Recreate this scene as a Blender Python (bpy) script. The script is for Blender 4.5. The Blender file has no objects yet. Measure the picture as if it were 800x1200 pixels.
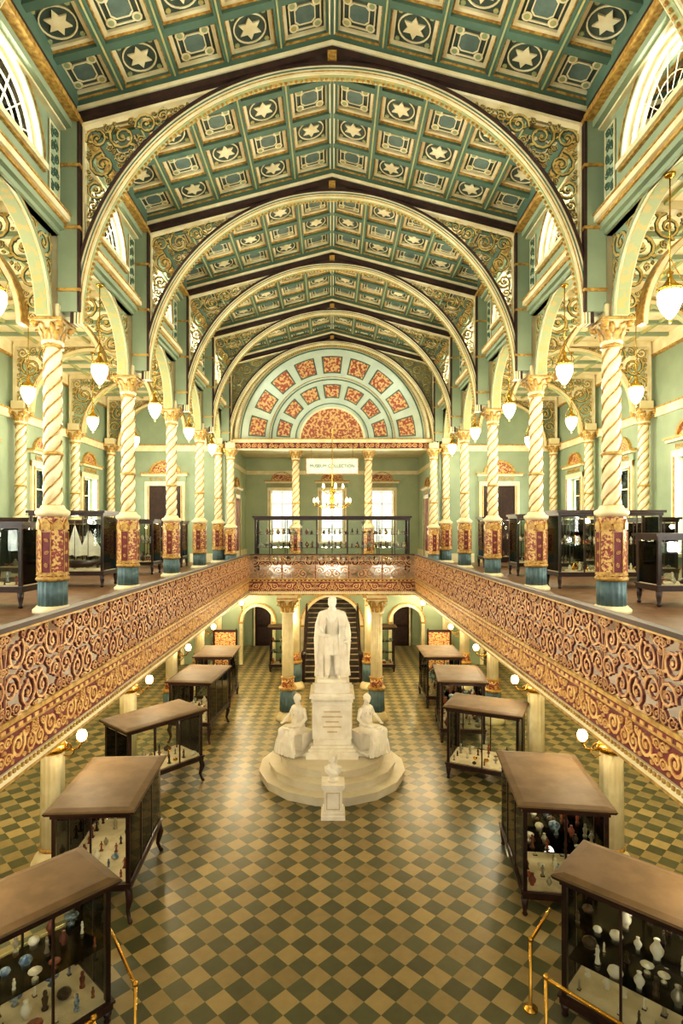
import bpy, math, random
import numpy as np
from mathutils import Vector, Matrix
random.seed(3)
scene=bpy.context.scene
COL=scene.collection
pi=math.pi
S=3.786; Y0=10.24
def YN(n): return Y0+S*n
F=670.0
# ---------------------------------------------------------------- materials
def srgb(r,g,b):
    o=[]
    for c in (r,g,b):
        c/=255.0
        o.append(c/12.92 if c<=0.04045 else ((c+0.055)/1.055)**2.4)
    return tuple(o)+(1.0,)
MATS={}
def mat(name,c1,rough=.5,metal=0,c2=None,scale=4,bump=0,emit=0,lo=.4,hi=.6,detail=4,spec=None):
    m=bpy.data.materials.new(name); m.use_nodes=True
    nt=m.node_tree; b=nt.nodes['Principled BSDF']
    b.inputs['Roughness'].default_value=rough; b.inputs['Metallic'].default_value=metal
    b.inputs['Base Color'].default_value=srgb(*c1)
    if spec is not None: b.inputs['Specular IOR Level'].default_value=spec
    tc=nt.nodes.new('ShaderNodeTexCoord')
    nz=nt.nodes.new('ShaderNodeTexNoise'); nz.inputs['Scale'].default_value=scale; nz.inputs['Detail'].default_value=detail
    nt.links.new(tc.outputs['Object'],nz.inputs['Vector'])
    if c2 is None: c2=tuple(x*0.9 for x in c1)
    cr=nt.nodes.new('ShaderNodeValToRGB')
    cr.color_ramp.elements[0].position=lo; cr.color_ramp.elements[0].color=srgb(*c1)
    cr.color_ramp.elements[1].position=hi; cr.color_ramp.elements[1].color=srgb(*c2)
    nt.links.new(nz.outputs['Fac'],cr.inputs['Fac'])
    nt.links.new(cr.outputs['Color'],b.inputs['Base Color'])
    if bump:
        bp=nt.nodes.new('ShaderNodeBump'); bp.inputs['Strength'].default_value=bump; bp.inputs['Distance'].default_value=.02
        nt.links.new(nz.outputs['Fac'],bp.inputs['Height']); nt.links.new(bp.outputs['Normal'],b.inputs['Normal'])
    if emit:
        b.inputs['Emission Color'].default_value=srgb(*c1); b.inputs['Emission Strength'].default_value=emit
    MATS[name]=m
    return m
CREAM=mat('cream_paint',(230,220,184),.45,c2=(218,204,160),scale=3)
GOLD=mat('gold_paint',(194,158,84),.4,.1,c2=(154,116,56),scale=14)
SAGE=mat('arch_soffit_green',(158,168,124),.55,c2=(184,168,108),scale=7,lo=.5,hi=.56)
GREEN=mat('sage_green_wall',(145,160,132),.6,c2=(136,152,126),scale=1.2)
PALE=mat('pale_green_wall',(170,182,150),.6,c2=(160,174,144),scale=1.2)
TEAL=mat('teal_rib_paint',(88,114,97),.5,c2=(79,105,89),scale=2)
NAVY=mat('slate_coffer_paint',(78,90,78),.5,c2=(64,78,70),scale=3)
MAROON=mat('maroon_paint',(118,44,46),.45,c2=(96,32,38),scale=6)
BROWN=mat('dark_brown_paint',(64,42,36),.5,c2=(50,34,30),scale=6)
FILI=mat('gilt_scrollwork',(212,188,120),.4,.05,c2=(180,150,82),scale=9,lo=.45,hi=.65)
DKG=mat('dark_green_backscroll',(68,84,62),.55,c2=(54,70,52),scale=9)
RAILM=mat('railing_scrollwork',(208,166,116),.42,.05,c2=(178,124,88),scale=10,lo=.42,hi=.68)
RAILD=mat('railing_back_maroon',(112,58,48),.5,c2=(84,40,38),scale=10)
FRG=mat('frieze_gilt',(226,184,118),.45,.0,c2=(200,150,90),scale=9)
BLUE=mat('slate_blue_paint',(96,122,126),.5,c2=(84,108,114),scale=5)
OCT=mat('coffer_grey_blue',(104,122,112),.5,c2=(92,110,102),scale=5)
ICE=mat('ice_blue_paint',(192,204,184),.55,c2=(182,196,178),scale=2)
REDP=mat('red_ornament_panel',(150,80,60),.5,c2=(204,168,112),scale=10,lo=.48,hi=.54,detail=6)
PEDP=mat('gold_ornament_panel',(210,176,108),.45,.0,c2=(136,58,54),scale=20,lo=.47,hi=.53,detail=5)
MARBLE=mat('white_marble',(240,236,224),.4,c2=(228,222,208),scale=4,bump=.0)
MARBLE2=mat('grey_marble_step',(216,210,190),.4,c2=(202,194,172),scale=1.5)
WOOD=mat('dark_mahogany',(52,30,24),.3,c2=(36,20,16),scale=7)
TOPW=mat('case_top_wood',(96,80,60),.65,c2=(84,70,52),scale=3,spec=.15)
LINING=mat('case_lining',(214,196,160),.7,c2=(196,176,138))
BRASS=mat('brass',(214,170,80),.22,.95,c2=(190,146,64))
CERA=mat('ivory_ceramic',(228,220,200),.3,c2=(214,202,176))
CLAY=mat('terracotta_ware',(150,80,50),.4,c2=(106,54,40))
BLUEC=mat('blue_glaze',(64,90,120),.3,c2=(160,170,170),scale=20)
METW=mat('silver_ware',(176,166,144),.3,.6)
BRNZ=mat('dark_bronze_ware',(84,66,48),.35,.5)
DECK=mat('gallery_floor_wood',(120,90,62),.4,c2=(98,70,48))
STONE=mat('dark_stair_stone',(74,66,58),.5,c2=(54,48,44))
LAMP=mat('lamp_opal_glass',(255,242,208),.3,emit=9.0)
BULB=mat('warm_bulb',(255,226,160),.3,emit=20.0)
CLOTH=mat('sail_cloth',(244,240,228),.8)
CURT=mat('crimson_curtain',(140,52,48),.7,c2=(110,36,38),scale=10)
PAPER=mat('white_signboard',(226,234,220),.6)
INK=mat('sign_ink',(90,130,110),.6)
def glassmat():
    m=bpy.data.materials.new('clear_glass'); m.use_nodes=True; nt=m.node_tree; nt.nodes.clear()
    o=nt.nodes.new('ShaderNodeOutputMaterial'); t=nt.nodes.new('ShaderNodeBsdfTransparent'); g=nt.nodes.new('ShaderNodeBsdfGlossy')
    g.inputs['Roughness'].default_value=.03; t.inputs['Color'].default_value=(.96,.98,.96,1)
    fr=nt.nodes.new('ShaderNodeFresnel'); fr.inputs['IOR'].default_value=1.3
    mx=nt.nodes.new('ShaderNodeMixShader')
    nt.links.new(fr.outputs[0],mx.inputs[0]); nt.links.new(t.outputs[0],mx.inputs[1]); nt.links.new(g.outputs[0],mx.inputs[2]); nt.links.new(mx.outputs[0],o.inputs[0])
    return m
GLASS=glassmat()
def floormat():
    m=bpy.data.materials.new('checker_tile_floor'); m.use_nodes=True; nt=m.node_tree; b=nt.nodes['Principled BSDF']
    tc=nt.nodes.new('ShaderNodeTexCoord'); mp=nt.nodes.new('ShaderNodeMapping')
    mp.inputs['Rotation'].default_value=(0,0,pi/4); mp.inputs['Location'].default_value=(0,0,.11)
    nt.links.new(tc.outputs['Object'],mp.inputs[0])
    ck=nt.nodes.new('ShaderNodeTexChecker'); ck.inputs['Scale'].default_value=1/.285
    nt.links.new(mp.outputs[0],ck.inputs['Vector'])
    sc=nt.nodes.new('ShaderNodeVectorMath'); sc.operation='SCALE'; sc.inputs['Scale'].default_value=1/.285
    fl=nt.nodes.new('ShaderNodeVectorMath'); fl.operation='FLOOR'
    wn=nt.nodes.new('ShaderNodeTexWhiteNoise')
    nt.links.new(mp.outputs[0],sc.inputs[0]); nt.links.new(sc.outputs[0],fl.inputs[0]); nt.links.new(fl.outputs[0],wn.inputs['Vector'])
    nz=nt.nodes.new('ShaderNodeTexNoise'); nz.inputs['Scale'].default_value=7; nz.inputs['Detail'].default_value=6
    nt.links.new(tc.outputs['Object'],nz.inputs['Vector'])
    ad=nt.nodes.new('ShaderNodeMath'); ad.operation='ADD'; nt.links.new(wn.outputs['Value'],ad.inputs[0]); nt.links.new(nz.outputs['Fac'],ad.inputs[1])
    mr=nt.nodes.new('ShaderNodeMapRange'); mr.inputs['From Min'].default_value=0.2; mr.inputs['From Max'].default_value=1.8; mr.inputs['To Min'].default_value=.68; mr.inputs['To Max'].default_value=1.25
    nt.links.new(ad.outputs[0],mr.inputs['Value'])
    ck.inputs['Color1'].default_value=srgb(84,86,62); ck.inputs['Color2'].default_value=srgb(150,134,94)
    ml=nt.nodes.new('ShaderNodeVectorMath'); ml.operation='SCALE'
    nt.links.new(ck.outputs['Color'],ml.inputs[0]); nt.links.new(mr.outputs[0],ml.inputs['Scale'])
    nt.links.new(ml.outputs[0],b.inputs['Base Color'])
    b.inputs['Roughness'].default_value=.34
    return m
FLOORM=floormat()

# ---------------------------------------------------------------- mesh builder
def TF(O,U,V,W):
    O=Vector(O);U=Vector(U);V=Vector(V);W=Vector(W)
    return lambda u,v,w: tuple(O+U*u+V*v+W*w)
XZ=TF((0,0,0),(1,0,0),(0,0,1),(0,-1,0))
class MB:
    def __init__(s): s.v=[];s.f=[];s.m=[];s.s=[];s.mats=[]
    def mi(s,m):
        if m not in s.mats: s.mats.append(m)
        return s.mats.index(m)
    def add(s,vs,fs,m,smooth=False):
        o=len(s.v); s.v.extend(vs); i=s.mi(m)
        for f in fs: s.f.append([a+o for a in f]); s.m.append(i); s.s.append(smooth)
    def box(s,x0,x1,y0,y1,z0,z1,m,T=None):
        vs=[(x,y,z) for x in(x0,x1) for y in(y0,y1) for z in(z0,z1)]
        if T: vs=[T(*p) for p in vs]
        s.add(vs,[(0,1,3,2),(4,6,7,5),(0,4,5,1),(2,3,7,6),(0,2,6,4),(1,5,7,3)],m)
    def lathe(s,prof,seg,c,m,fn=None,smooth=True,T=None,rot=0):
        vs=[];fs=[];n=len(prof)
        for (r,z) in prof:
            for k in range(seg):
                a=2*pi*k/seg+rot; rr=r*(fn(a,z) if fn else 1)
                p=(c[0]+rr*math.cos(a),c[1]+rr*math.sin(a),c[2]+z); vs.append(T(*p) if T else p)
        for i in range(n-1):
            for k in range(seg):
                k2=(k+1)%seg; fs.append((i*seg+k,i*seg+k2,(i+1)*seg+k2,(i+1)*seg+k))
        fs.append(tuple(range(seg))[::-1]); fs.append(tuple(range((n-1)*seg,n*seg)))
        s.add(vs,fs,m,smooth)
    def loft(s,pts,rad,m,seg=10,ref=(1,0,0),smooth=True,rounded=True):
        pts=[Vector(p) for p in pts]; rad=[r if isinstance(r,tuple) else (r,r) for r in rad]
        if rounded:
            d0=(pts[0]-pts[1]).normalized(); d1=(pts[-1]-pts[-2]).normalized()
            a=min(rad[0]);b=min(rad[-1])
            pts=[pts[0]+d0*a*.9,pts[0]+d0*a*.6]+pts+[pts[-1]+d1*b*.6,pts[-1]+d1*b*.9]
            rad=[tuple(x*.35 for x in rad[0]),tuple(x*.78 for x in rad[0])]+rad+[tuple(x*.78 for x in rad[-1]),tuple(x*.35 for x in rad[-1])]
        vs=[];n=len(pts)
        for i,p in enumerate(pts):
            d=(pts[min(i+1,n-1)]-pts[max(i-1,0)]).normalized()
            R=Vector(ref)
            if abs(d.dot(R))>.95: R=Vector((0,1,0)) if abs(d.y)<.9 else Vector((0,0,1))
            a=(R-d*R.dot(d)).normalized(); b=d.cross(a)
            for k in range(seg):
                t=2*pi*k/seg; vs.append(tuple(p+a*math.cos(t)*rad[i][0]+b*math.sin(t)*rad[i][1]))
        fs=[]
        for i in range(n-1):
            for k in range(seg):
                k2=(k+1)%seg; fs.append((i*seg+k,i*seg+k2,(i+1)*seg+k2,(i+1)*seg+k))
        fs.append(tuple(range(seg))[::-1]); fs.append(tuple(range((n-1)*seg,n*seg)))
        s.add(vs,fs,m,smooth)
    def ell(s,c,r,m,seg=14,rings=9,R=None):
        vs=[];fs=[]
        for i in range(rings+1):
            ph=-pi/2+pi*(i+.02 if i==0 else (i-.02 if i==rings else i))/rings
            for k in range(seg):
                t=2*pi*k/seg; p=Vector((r[0]*math.cos(ph)*math.cos(t),r[1]*math.cos(ph)*math.sin(t),r[2]*math.sin(ph)))
                if R: p=R@p
                vs.append(tuple(p+Vector(c)))
        for i in range(rings):
            for k in range(seg):
                k2=(k+1)%seg; fs.append((i*seg+k,i*seg+k2,(i+1)*seg+k2,(i+1)*seg+k))
        fs.append(tuple(range(seg))[::-1]); fs.append(tuple(range(rings*seg,(rings+1)*seg)))
        s.add(vs,fs,m,True)
    def poly(s,pts,T,w0,w1,m):
        n=len(pts); vs=[T(p[0],p[1],w0) for p in pts]+[T(p[0],p[1],w1) for p in pts]
        fs=[tuple(range(n))[::-1],tuple(range(n,2*n))]+[(i,(i+1)%n,n+(i+1)%n,n+i) for i in range(n)]
        s.add(vs,fs,m)
    def ring(s,po,pin,T,w0,w1,m):
        n=len(po); vs=[T(*p,w1) for p in po]+[T(*p,w1) for p in pin]+[T(*p,w0) for p in po]+[T(*p,w0) for p in pin]
        fs=[]
        for i in range(n):
            j=(i+1)%n
            fs+= [(i,j,n+j,n+i),(2*n+i,2*n+j,j,i),(n+i,n+j,3*n+j,3*n+i)]
        s.add(vs,fs,m)
    def ribbon(s,pts,wid,T,w0,w1,m):
        n=len(pts); vs=[]
        for i,p in enumerate(pts):
            a=pts[max(i-1,0)];b=pts[min(i+1,n-1)]
            dx,dy=b[0]-a[0],b[1]-a[1]; L=math.hypot(dx,dy) or 1; nx,ny=-dy/L,dx/L
            h=(wid[i] if isinstance(wid,list) else wid)/2
            for (q,w) in ((h,w0),(h,w1),(-h,w1),(-h,w0)): vs.append(T(p[0]+nx*q,p[1]+ny*q,w))
        fs=[]
        for i in range(n-1):
            for k in range(4):
                k2=(k+1)%4; fs.append((i*4+k,i*4+k2,i*4+4+k2,i*4+4+k))
        fs.append((0,1,2,3)); e=(n-1)*4; fs.append((e+3,e+2,e+1,e))
        s.add(vs,fs,m)
    def arc(s,T,cu,cv,r0,r1,a0,a1,w0,w1,m,seg=48,ry=1):
        vs=[]
        for i in range(seg+1):
            a=a0+(a1-a0)*i/seg; c,sn=math.cos(a),math.sin(a)*ry
            for (r,w) in ((r0,w0),(r1,w0),(r1,w1),(r0,w1)): vs.append(T(cu+r*c,cv+r*sn,w))
        fs=[]
        for i in range(seg):
            for k in range(4):
                k2=(k+1)%4; fs.append((i*4+k,i*4+k2,i*4+4+k2,i*4+4+k))
        fs.append((0,1,2,3)); e=seg*4; fs.append((e+3,e+2,e+1,e))
        s.add(vs,fs,m)
    def mesh(s,name):
        me=bpy.data.meshes.new(name); me.from_pydata(s.v,[],s.f)
        for m in s.mats: me.materials.append(m)
        me.polygons.foreach_set('material_index',s.m); me.polygons.foreach_set('use_smooth',s.s); me.update()
        return me
    def obj(s,name,parent=None,loc=(0,0,0),rot=0):
        return place(s.mesh(name),name,parent,loc,rot)
def place(me,name,parent=None,loc=(0,0,0),rot=0,scale=None):
    o=bpy.data.objects.new(name,me); COL.objects.link(o); o.location=loc; o.rotation_euler=(0,0,rot)
    if scale: o.scale=scale
    if parent: o.parent=parent
    return o
def empty(name,loc=(0,0,0),rot=0,parent=None):
    o=bpy.data.objects.new(name,None); COL.objects.link(o); o.location=loc; o.rotation_euler=(0,0,rot); o.empty_display_size=.2
    if parent: o.parent=parent
    return o
def wall_open(mb,T,u0,u1,v0,v1,ops,th,m,mr,N=20,w0=0):
    def slab(a,b,c,d):
        if b-a>1e-5 and d-c>1e-5: mb.box(a,b,c,d,w0,th,m,T)
    u=u0
    for (uc,hw,vb,vs,ar) in sorted(ops):
        slab(u,uc-hw,v0,v1); slab(uc-hw,uc+hw,v0,vb)
        if not ar: slab(uc-hw,uc+hw,vs,v1)
        else:
            cur=[(uc-hw*math.cos(pi*i/N),vs+hw*ar*math.sin(pi*i/N)) for i in range(N+1)]
            for w in (w0,th):
                vv=[];ff=[]
                for (a,b) in cur: vv+=[T(a,b,w),T(a,v1,w)]
                for i in range(N): ff.append((2*i,2*i+2,2*i+3,2*i+1))
                mb.add(vv,ff,m)
            vv=[];ff=[]
            for (a,b) in cur: vv+=[T(a,b,w0),T(a,b,th)]
            for i in range(N): ff.append((2*i,2*i+2,2*i+3,2*i+1))
            mb.add(vv,ff,mr)
        u=uc+hw
    slab(u,u1,v0,v1)
def pack(sdf,b,rmin,rmax,step,seed=1,maxn=200):
    rng=np.random.RandomState(seed)
    U,V=np.meshgrid(np.arange(b[0],b[1],step),np.arange(b[2],b[3],step)); U=U.ravel();V=V.ravel()
    D=sdf(U,V); k=D>rmin*.8; U=U[k];V=V[k];D=D[k]; out=[]
    while len(U) and len(out)<maxn:
        i=int(np.argmax(np.minimum(D,rmax)+rng.rand(len(D))*.02*rmax)); r=min(D[i],rmax)
        if r<rmin: break
        cu,cv=U[i],V[i]; out.append((cu,cv,r))
        D=np.minimum(D,np.hypot(U-cu,V-cv)-r); k=D>rmin*.8; U=U[k];V=V[k];D=D[k]
    return out
def scroll(mb,T,cu,cv,r,w0,w1,m,seed=0,wd=.2,turns=1.55,leaf=1.0):
    rnd=random.Random(seed); a0=rnd.random()*2*pi; sg=1 if rnd.random()<.5 else -1
    n=12 if r<.1 else 18
    pts=[];wid=[]
    for i in range(n):
        t=i/(n-1); rr=r*(1.02-.82*t**.9); a=a0+sg*turns*2*pi*t
        pts.append((cu+rr*math.cos(a),cv+rr*math.sin(a))); wid.append(r*wd*(1.15-.5*t))
    mb.ribbon(pts,wid,T,w0,w1,m)
    k=6; pr=r*(.08+wd*.5); mb.poly([(cu+pr*math.cos(2*pi*i/k),cv+pr*math.sin(2*pi*i/k)) for i in range(k)],T,w0,w1,m)
    for q in range(5):
        t=.04+.14*q; rr=r*(1.0-.8*t); a=a0+sg*turns*2*pi*t
        bx,by=cu+rr*math.cos(a),cv+rr*math.sin(a); d=a+sg*(.9 if q%2==0 else 2.4)
        L=r*.40*leaf*(1 if q%2==0 else .7); wv=r*wd*.7
        dx,dy=math.cos(d),math.sin(d)
        mb.poly([(bx,by),(bx+dx*L*.5-dy*wv,by+dy*L*.5+dx*wv),(bx+dx*L,by+dy*L),(bx+dx*L*.5+dy*wv,by+dy*L*.5-dx*wv)],T,w0,w1,m)
def scrolls(mb,T,cs,w0,w1,m,mir=None,wd=.2):
    for i,(a,b,r) in enumerate(cs):
        scroll(mb,T,a,b,r,w0,w1,m,i*7+1,wd)
        if mir is not None:
            T2=(lambda u,v,w: T(2*mir-u,v,w)); scroll(mb,T2,a,b,r,w0,w1,m,i*7+1,wd)

# ================================================================ ROOM SHELL
mb=MB(); mb.box(-10.2,10.2,-2,32,-.2,0,FLOORM); mb.obj('floor')
YA=YN(-3); YE=25.38
XC=5.0; XR=2.5; ZD=4.52; ZR=5.27; ZB=4.04
g=MB()
for sx in (-1,1):
    a,b=sorted((sx*2.6,sx*10)); g.box(a,b,YA,YE,4.12,ZD-.02,CREAM); g.box(a,b,YA,YE,ZD-.02,ZD,DECK)
g.box(-2.6,2.6,17.02,31.5,4.12,ZD-.02,CREAM); g.box(-2.6,2.6,17.02,31.5,ZD-.02,ZD,DECK)
g.box(-10,-2.55,YE,31.5,4.12,ZD,DECK);g.box(2.55,10,YE,31.5,4.12,ZD,DECK)
for n in range(-3,5):
    for sx in(-1,1):
        a,b=sorted((sx*2.65,sx*10)); g.box(a,b,YN(n)-.15,YN(n)+.15,3.95,4.12,CREAM)
g.obj('gallery_floor_slab')

P=.92
pk=pack(lambda u,v: np.minimum(np.minimum(u+.02,P/2-u+.02),np.minimum(v+.005,.665-v)),(0,P/2,0,.66),.026,.135,.007,5,70)
def railpanel():
    m=MB(); T=TF((0,0,0),(1,0,0),(0,0,1),(0,-1,0))
    scrolls(m,T,pk,-.010,.010,RAILD,mir=P/2,wd=.24)
    scrolls(m,T,pk,.010,.018,RAILM,mir=P/2,wd=.15)
    scrolls(m,T,pk,-.018,-.010,RAILM,mir=P/2,wd=.13)
    for k in (-1,1):
        m.ribbon([(P/2+k*(P/2-.01),.0),(P/2+k*(P/2-.04),.18),(P/2+k*(P/2-.01),.36),(P/2+k*(P/2-.04),.52),(P/2+k*(P/2-.01),.66)],.012,T,-.010,.010,RAILM)
    m.box(-.012,.012,-.014,.014,0,.66,RAILD)
    return m.mesh('railing_panel')
RP=railpanel()
pk2=pack(lambda u,v: np.minimum(np.minimum(u+.01,P/2-u+.01),np.minimum(v,.24-v)),(0,P/2,0,.24),.016,.11,.005,2,40)
def friezepanel():
    m=MB(); T=TF((0,0,0),(1,0,0),(0,0,1),(0,-1,0))
    scrolls(m,T,pk2,0,.012,FRG,mir=P/2,wd=.24)
    return m.mesh('frieze_scroll')
FP=friezepanel()
def railrun(name,L,loc,rot):
    e=empty(name,loc,rot)
    m=MB()
    m.box(0,L,0,.12,.0,.05,GOLD); m.box(0,L,-.03,.14,.05,.13,CREAM); m.box(0,L,-.005,.12,.13,.4,MAROON)
    m.box(0,L,-.03,.16,.4,.425,GOLD); m.box(0,L,-.035,.16,.425,.465,MAROON); m.box(0,L,-.03,.06,.465,.505,GOLD)
    m.box(0,L,-.035,.04,1.165,1.185,GOLD); m.box(0,L,-.045,.05,1.185,1.225,BROWN)
    n=int(L/.06)
    for i in range(n):
        x=(i+.5)*L/n; m.box(x-.014,x+.014,-.045,-.02,.095,.125,GOLD)
    for i in range(int(L/.12)):
        x=(i+.5)*.12; m.box(x-.03,x+.03,-.045,-.03,.43,.458,FRG)
    m.obj('rail_beam',e)
    k=int(round(L/P)); sc=L/(k*P)
    for i in range(k):
        place(RP,'scroll_panel',e,(i*P*sc,0,.505),0,(sc,1,1)); place(FP,'frieze_scroll',e,(i*P*sc,-.005,.145),0,(sc,1,1))
    return e
Lr=16.9-YA
railrun('balcony_railing',Lr,(-XR+.03,YA,ZB),pi/2)
railrun('balcony_railing',Lr,(XR-.03,16.9,ZB),-pi/2)
railrun('balcony_railing',2*XR-.06,(-XR+.03,16.9,ZB),0)

# ---- ceiling
SL=.262; ZAP=14.94; LH=4.86; cs_=1/math.sqrt(1+SL*SL)
def ceilbay():
    m=MB()
    for sx in (-1,1):
        T=TF((0,0,ZAP),(sx*cs_,0,-SL*cs_),(0,1,0),(-sx*SL*cs_,0,-cs_))
        m.box(0,LH,0,S,-.05,0,TEAL,T)
        pu=LH/5; pv=S/4
        for i in range(6): m.box(i*pu-.07,i*pu+.07,0,S,0,.16,TEAL,T); m.box(i*pu-.015,i*pu+.015,0,S,.16,.175,CREAM if i in(0,) else SAGE,T)
        for j in range(5): m.box(0,LH,j*pv-.07,j*pv+.07,0,.158,TEAL,T); 
        for i in range(5):
            for j in range(4):
                cu=(i+.5)*pu; cv=(j+.5)*pv
                sq=lambda h:[(cu-h,cv-h),(cu+h,cv-h),(cu+h,cv+h),(cu-h,cv+h)]
                m.ring(sq(.41),sq(.39),T,0,.10,GOLD)
                m.ring(sq(.39),sq(.33),T,0,.06,CREAM)
                m.poly(sq(.33),T,0,.01,NAVY)
                circ=lambda r,n=24:[(cu+r*math.cos(2*pi*q/n),cv+r*math.sin(2*pi*q/n)) for q in range(n)]
                if (i+j)%2==0:
                    m.ring(circ(.29),circ(.268),T,.01,.03,CREAM)
                    m.poly([(cu+(.21 if q%2==0 else .115)*math.cos(pi*q/6+pi/6),cv+(.21 if q%2==0 else .115)*math.sin(pi*q/6+pi/6)) for q in range(12)],T,.01,.035,CREAM)
                    for a in range(4):
                        aa=pi/4+a*pi/2; x=cu+.38*math.cos(aa); y=cv+.38*math.sin(aa)
                        m.poly([(x+.045*math.cos(q*pi/3),y+.045*math.sin(q*pi/3)) for q in range(6)],T,.01,.03,SAGE)
                else:
                    oc=lambda r,ch:[(cu-r+ch,cv-r),(cu+r-ch,cv-r),(cu+r,cv-r+ch),(cu+r,cv+r-ch),(cu+r-ch,cv+r),(cu-r+ch,cv+r),(cu-r,cv+r-ch),(cu-r,cv-r+ch)]
                    m.ring(oc(.285,.12),oc(.262,.11),T,.01,.03,CREAM)
                    for a in range(4):
                        aa=pi/4+a*pi/2; x=cu+.30*math.cos(aa); y=cv+.30*math.sin(aa); 
                        m.poly([(x+.085*math.cos(q*pi/5),y+.085*math.sin(q*pi/5)) for q in range(10)],T,.03,.036,CREAM)
                        m.poly([(x+.05*math.cos(q*pi/5),y+.05*math.sin(q*pi/5)) for q in range(10)],T,.036,.04,SAGE)
                    m.ring(oc(.185,.07),oc(.165,.064),T,.01,.03,CREAM)
                    m.poly(oc(.165,.064),T,.01,.02,OCT)
    return m.mesh('coffer_bay')
CB=ceilbay(); ce=empty('ceiling')
for n in range(-3,4): place(CB,'coffered_bay',ce,(0,YN(n),0))

# ---- nave arch truss
def zr(x): return 14.44-SL*np.abs(x)
CZ=9.65; RO=4.66
def truss():
    m=MB(); T=XZ
    m.arc(T,0,CZ,4.44,4.59,0,pi,-.085,.085,CREAM,96)
    m.arc(T,0,CZ,4.48,4.495,0,pi,-.092,.092,GOLD,96); m.arc(T,0,CZ,4.53,4.55,0,pi,-.095,.095,TEAL,96)
    m.arc(T,0,CZ,4.59,4.64,0,pi,-.11,.11,BROWN,96)
    m.arc(T,0,CZ,4.425,4.44,0,pi,-.06,.06,SAGE,96)
    N=150
    for i in range(N+1):
        a=pi*i/N; x=4.405*math.cos(a); z=CZ+4.405*math.sin(a)
        m.poly([(x+.03*math.cos(q*pi/3),z+.03*math.sin(q*pi/3)) for q in range(6)],T,-.015,.015,GOLD)
    for sx in(-1,1):
        p=lambda x,o:(sx*x,float(zr(x))+o)
        m.poly([p(0,.11),p(4.75,.11),p(4.75,.5),p(0,.52)],T,-.10,.10,TEAL)
        m.poly([p(0,0),p(4.75,.0),p(4.75,.11),p(0,.11)],T,-.13,.13,BROWN)
        m.poly([p(0,.14),p(4.5,.14),p(4.5,.21),p(0,.21)],T,-.14,.14,CREAM)
        m.poly([p(0,.34),p(4.5,.34),p(4.5,.37),p(0,.37)],T,-.12,.12,GOLD)
        m.poly([p(.6,-.10),p(4.45,-.10),p(4.45,-.05),p(.6,-.05)],T,-.07,.07,CREAM)
        a,b=sorted((sx*4.5,sx*4.85)); m.box(a,b,-.14,.14,9.85,13.35,GREEN)
        a,b=sorted((sx*4.46,sx*4.5)); m.box(a,b,-.15,.15,9.85,13.3,BROWN)
        for z in (10.2,11.3,12.4): a,b=sorted((sx*4.44,sx*4.85)); m.box(a,b,-.17,.17,z,z+.05,GOLD)
    sd=lambda u,v: np.minimum(np.minimum(np.hypot(u,v-CZ)-RO-.02,4.40-u),(zr(u)-.12-v)*cs_)
    cs=pack(sd,(.2,4.5,9.7,14.5),.035,.25,.02,4,160)
    scrolls(m,T,cs,-.014,.014,DKG,mir=0,wd=.24)
    scrolls(m,T,cs,.014,.026,FILI,mir=0,wd=.13); scrolls(m,T,cs,-.026,-.014,FILI,mir=0,wd=.13)
    for sx in(-1,1):
        m.ribbon([(sx*4.43,13.2),(sx*4.43,11)],.035,T,-.05,.05,CREAM)
    m.box(-.08,.08,-.15,.15,14.32,14.46,GOLD)
    return m.mesh('nave_arch_truss')
TR=truss()
for n in range(-2,5): place(TR,'nave_arch_truss',None,(0,YN(n)-(.25 if n==4 else 0),0))

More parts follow.
